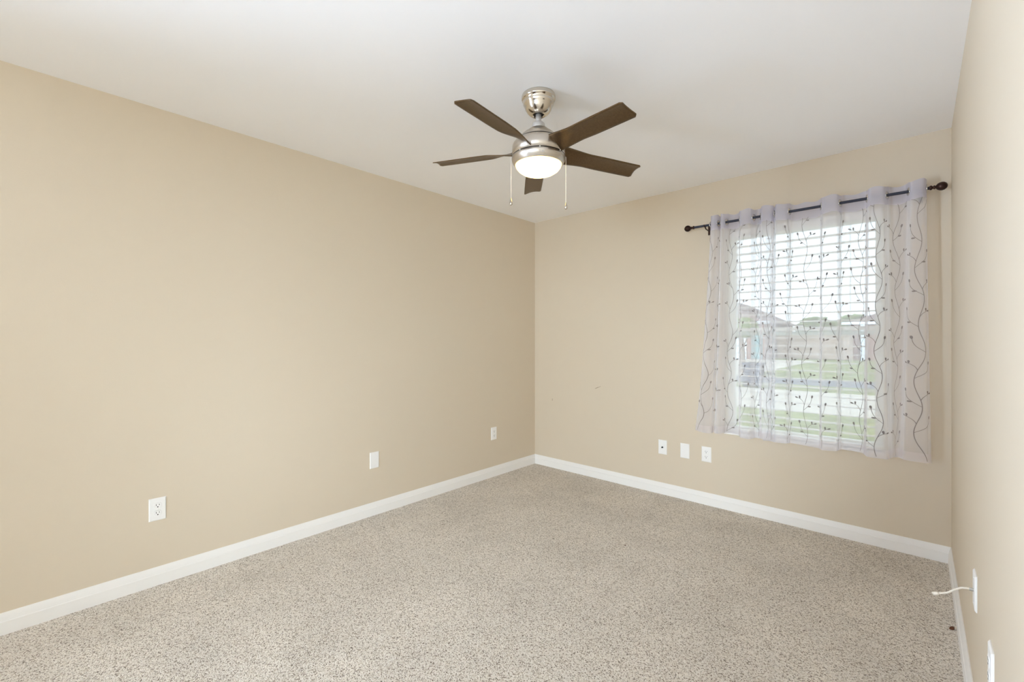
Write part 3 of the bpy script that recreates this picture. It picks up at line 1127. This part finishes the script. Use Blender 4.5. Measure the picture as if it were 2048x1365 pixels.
h1, hx, hy = house('brick house with gabled roof and white garage, across the street at left', -18.6, -9.6, 42.3, 54, 3.1, 5.6, M['brick'], 'Y')
gd = bmesh.new()
for k in range(4):
    box(gd, -1.2 + hx - 3.4, hx - 0.5 - 0.9, -hy - 0.08, -hy + 0.02, 0.02 + k * 0.55, 0.02 + k * 0.55 + 0.53)
obj('garage_door', gd, M['siding'], h1)
obj('door', bx(hx - 1.0, hx - 0.15, -hy - 0.07, -hy + 0.02, 0.05, 2.1), M['teal'], h1)
h2, hx, hy = house('reddish brick house with brown hip roof, across the street at right', -4.2, 10.0, 46.5, 58, 3.0, 5.9, M['brick'], 'X')
for x in (-6.2, -3.9):
    obj('porch_post', bx(x - 0.14, x + 0.14, -hy - 0.45, -hy - 0.17, 0, 3.0), M['siding'], h2)
f_ = obj('house_window', bx(-3.2, -1.8, -hy - 0.05, -hy + 0.02, 0.9, 2.3), M['siding'], h2)
obj('pane', bx(-3.1, -1.9, -hy - 0.06, -hy - 0.02, 1.0, 2.2), M['darkglass'], f_)

fr = thing('wooden_fence', 'tall weathered wooden fence between the two houses across the street', 'fence', (-6.6, 45.6, GZ))
bm = bmesh.new()
for k in range(36):
    x = -2.7 + k * 0.15
    box(bm, x, x + 0.14, -0.015, 0.015, 0.05, 2.1 + 0.02 * ((k * 7) % 3))
obj('fence_boards', bm, M['fence'], fr)
bm = bmesh.new()
for z in (0.4, 1.1, 1.8):
    box(bm, -2.7, 2.7, 0.016, 0.06, z, z + 0.09)
obj('fence_rails', bm, M['fence'], fr)
for x in (-2.6, 0.0, 2.6):
    obj('fence_post', bx(x - 0.05, x + 0.05, 0.06, 0.16, 0, 2.05), M['fence'], fr)


def tree(label, loc, hgt, rad, seed):
    rg = random.Random(seed)
    t = thing('tree', label, 'tree', loc, group='trees beyond the far fence')
    bm = bmesh.new()
    tube(bm, [(0, 0, 0), (0.05, 0.02, hgt * 0.3), (0.0, 0.0, hgt * 0.6)], [0.16, 0.12, 0.06], 8)
    for k in range(4):
        a = k * 1.7
        tube(bm, [(0, 0, hgt * (0.3 + 0.06 * k)), (rad * 0.5 * math.cos(a), rad * 0.5 * math.sin(a), hgt * (0.55 + 0.06 * k))], [0.06, 0.02], 6)
    obj('trunk', bm, M['bark'], t)
    bm = bmesh.new()
    for k in range(520):
        # leaf clusters spread over the crown
        th, ph = rg.random() * 6.283, math.acos(2 * rg.random() - 1)
        q = rad * (0.45 + 0.55 * rg.random() ** 0.5)
        c_ = Vector((q * math.sin(ph) * math.cos(th), q * math.sin(ph) * math.sin(th), hgt * 0.68 + q * math.cos(ph) * 0.8))
        bmesh.ops.create_icosphere(bm, subdivisions=1, radius=0.10 + 0.14 * rg.random(), matrix=Matrix.Translation(c_) @ Matrix.Diagonal((1.3, 1.0, 0.7, 1)))
    obj('crown', bm, M['leaf'], t)
    return t


tree('yellow-green leafy tree left of the fence gap', (-8.0, 57, GZ), 3.9, 1.9, 1)
tree('broad yellow-green tree behind the wooden fence', (-7.6, 63, GZ), 3.7, 1.8, 2)
tree('tall pale tree behind the right end of the fence', (-6.0, 70, GZ), 5.2, 1.7, 3)
tree('slender sapling at the left edge of the window view', (-6.6, 24.5, GZ), 3.4, 0.55, 4)

bn = thing('wheelie_bin', 'grey wheeled rubbish bin standing at the street edge outside', 'rubbish bin', (-4.33, 17.6, GZ))
bm = bmesh.new()
lo = [bm.verts.new(p) for p in ((-0.22, -0.24, 0.06), (0.22, -0.24, 0.06), (0.22, 0.24, 0.06), (-0.22, 0.24, 0.06))]
hi = [bm.verts.new(p) for p in ((-0.28, -0.32, 0.80), (0.28, -0.32, 0.80), (0.28, 0.32, 0.80), (-0.28, 0.32, 0.80))]
for i in range(4):
    bm.faces.new((lo[i], lo[(i + 1) % 4], hi[(i + 1) % 4], hi[i]))
bm.faces.new(lo[::-1])
bm.faces.new(hi)
obj('body', bm, M['bin'], bn, bevel=0.02)
obj('lid', bx(-0.33, 0.31, -0.36, 0.36, 0.80, 0.88), M['bin'], bn, bevel=0.03)
for y in (-0.25, 0.25):
    b_ = lathe([(0.0, -0.03), (0.10, -0.03), (0.11, 0.0), (0.10, 0.03), (0.0, 0.03)], 20, 'Y')
    obj('wheel', b_, M['rubber'], bn, (-0.20, y, 0.125), smooth=False)
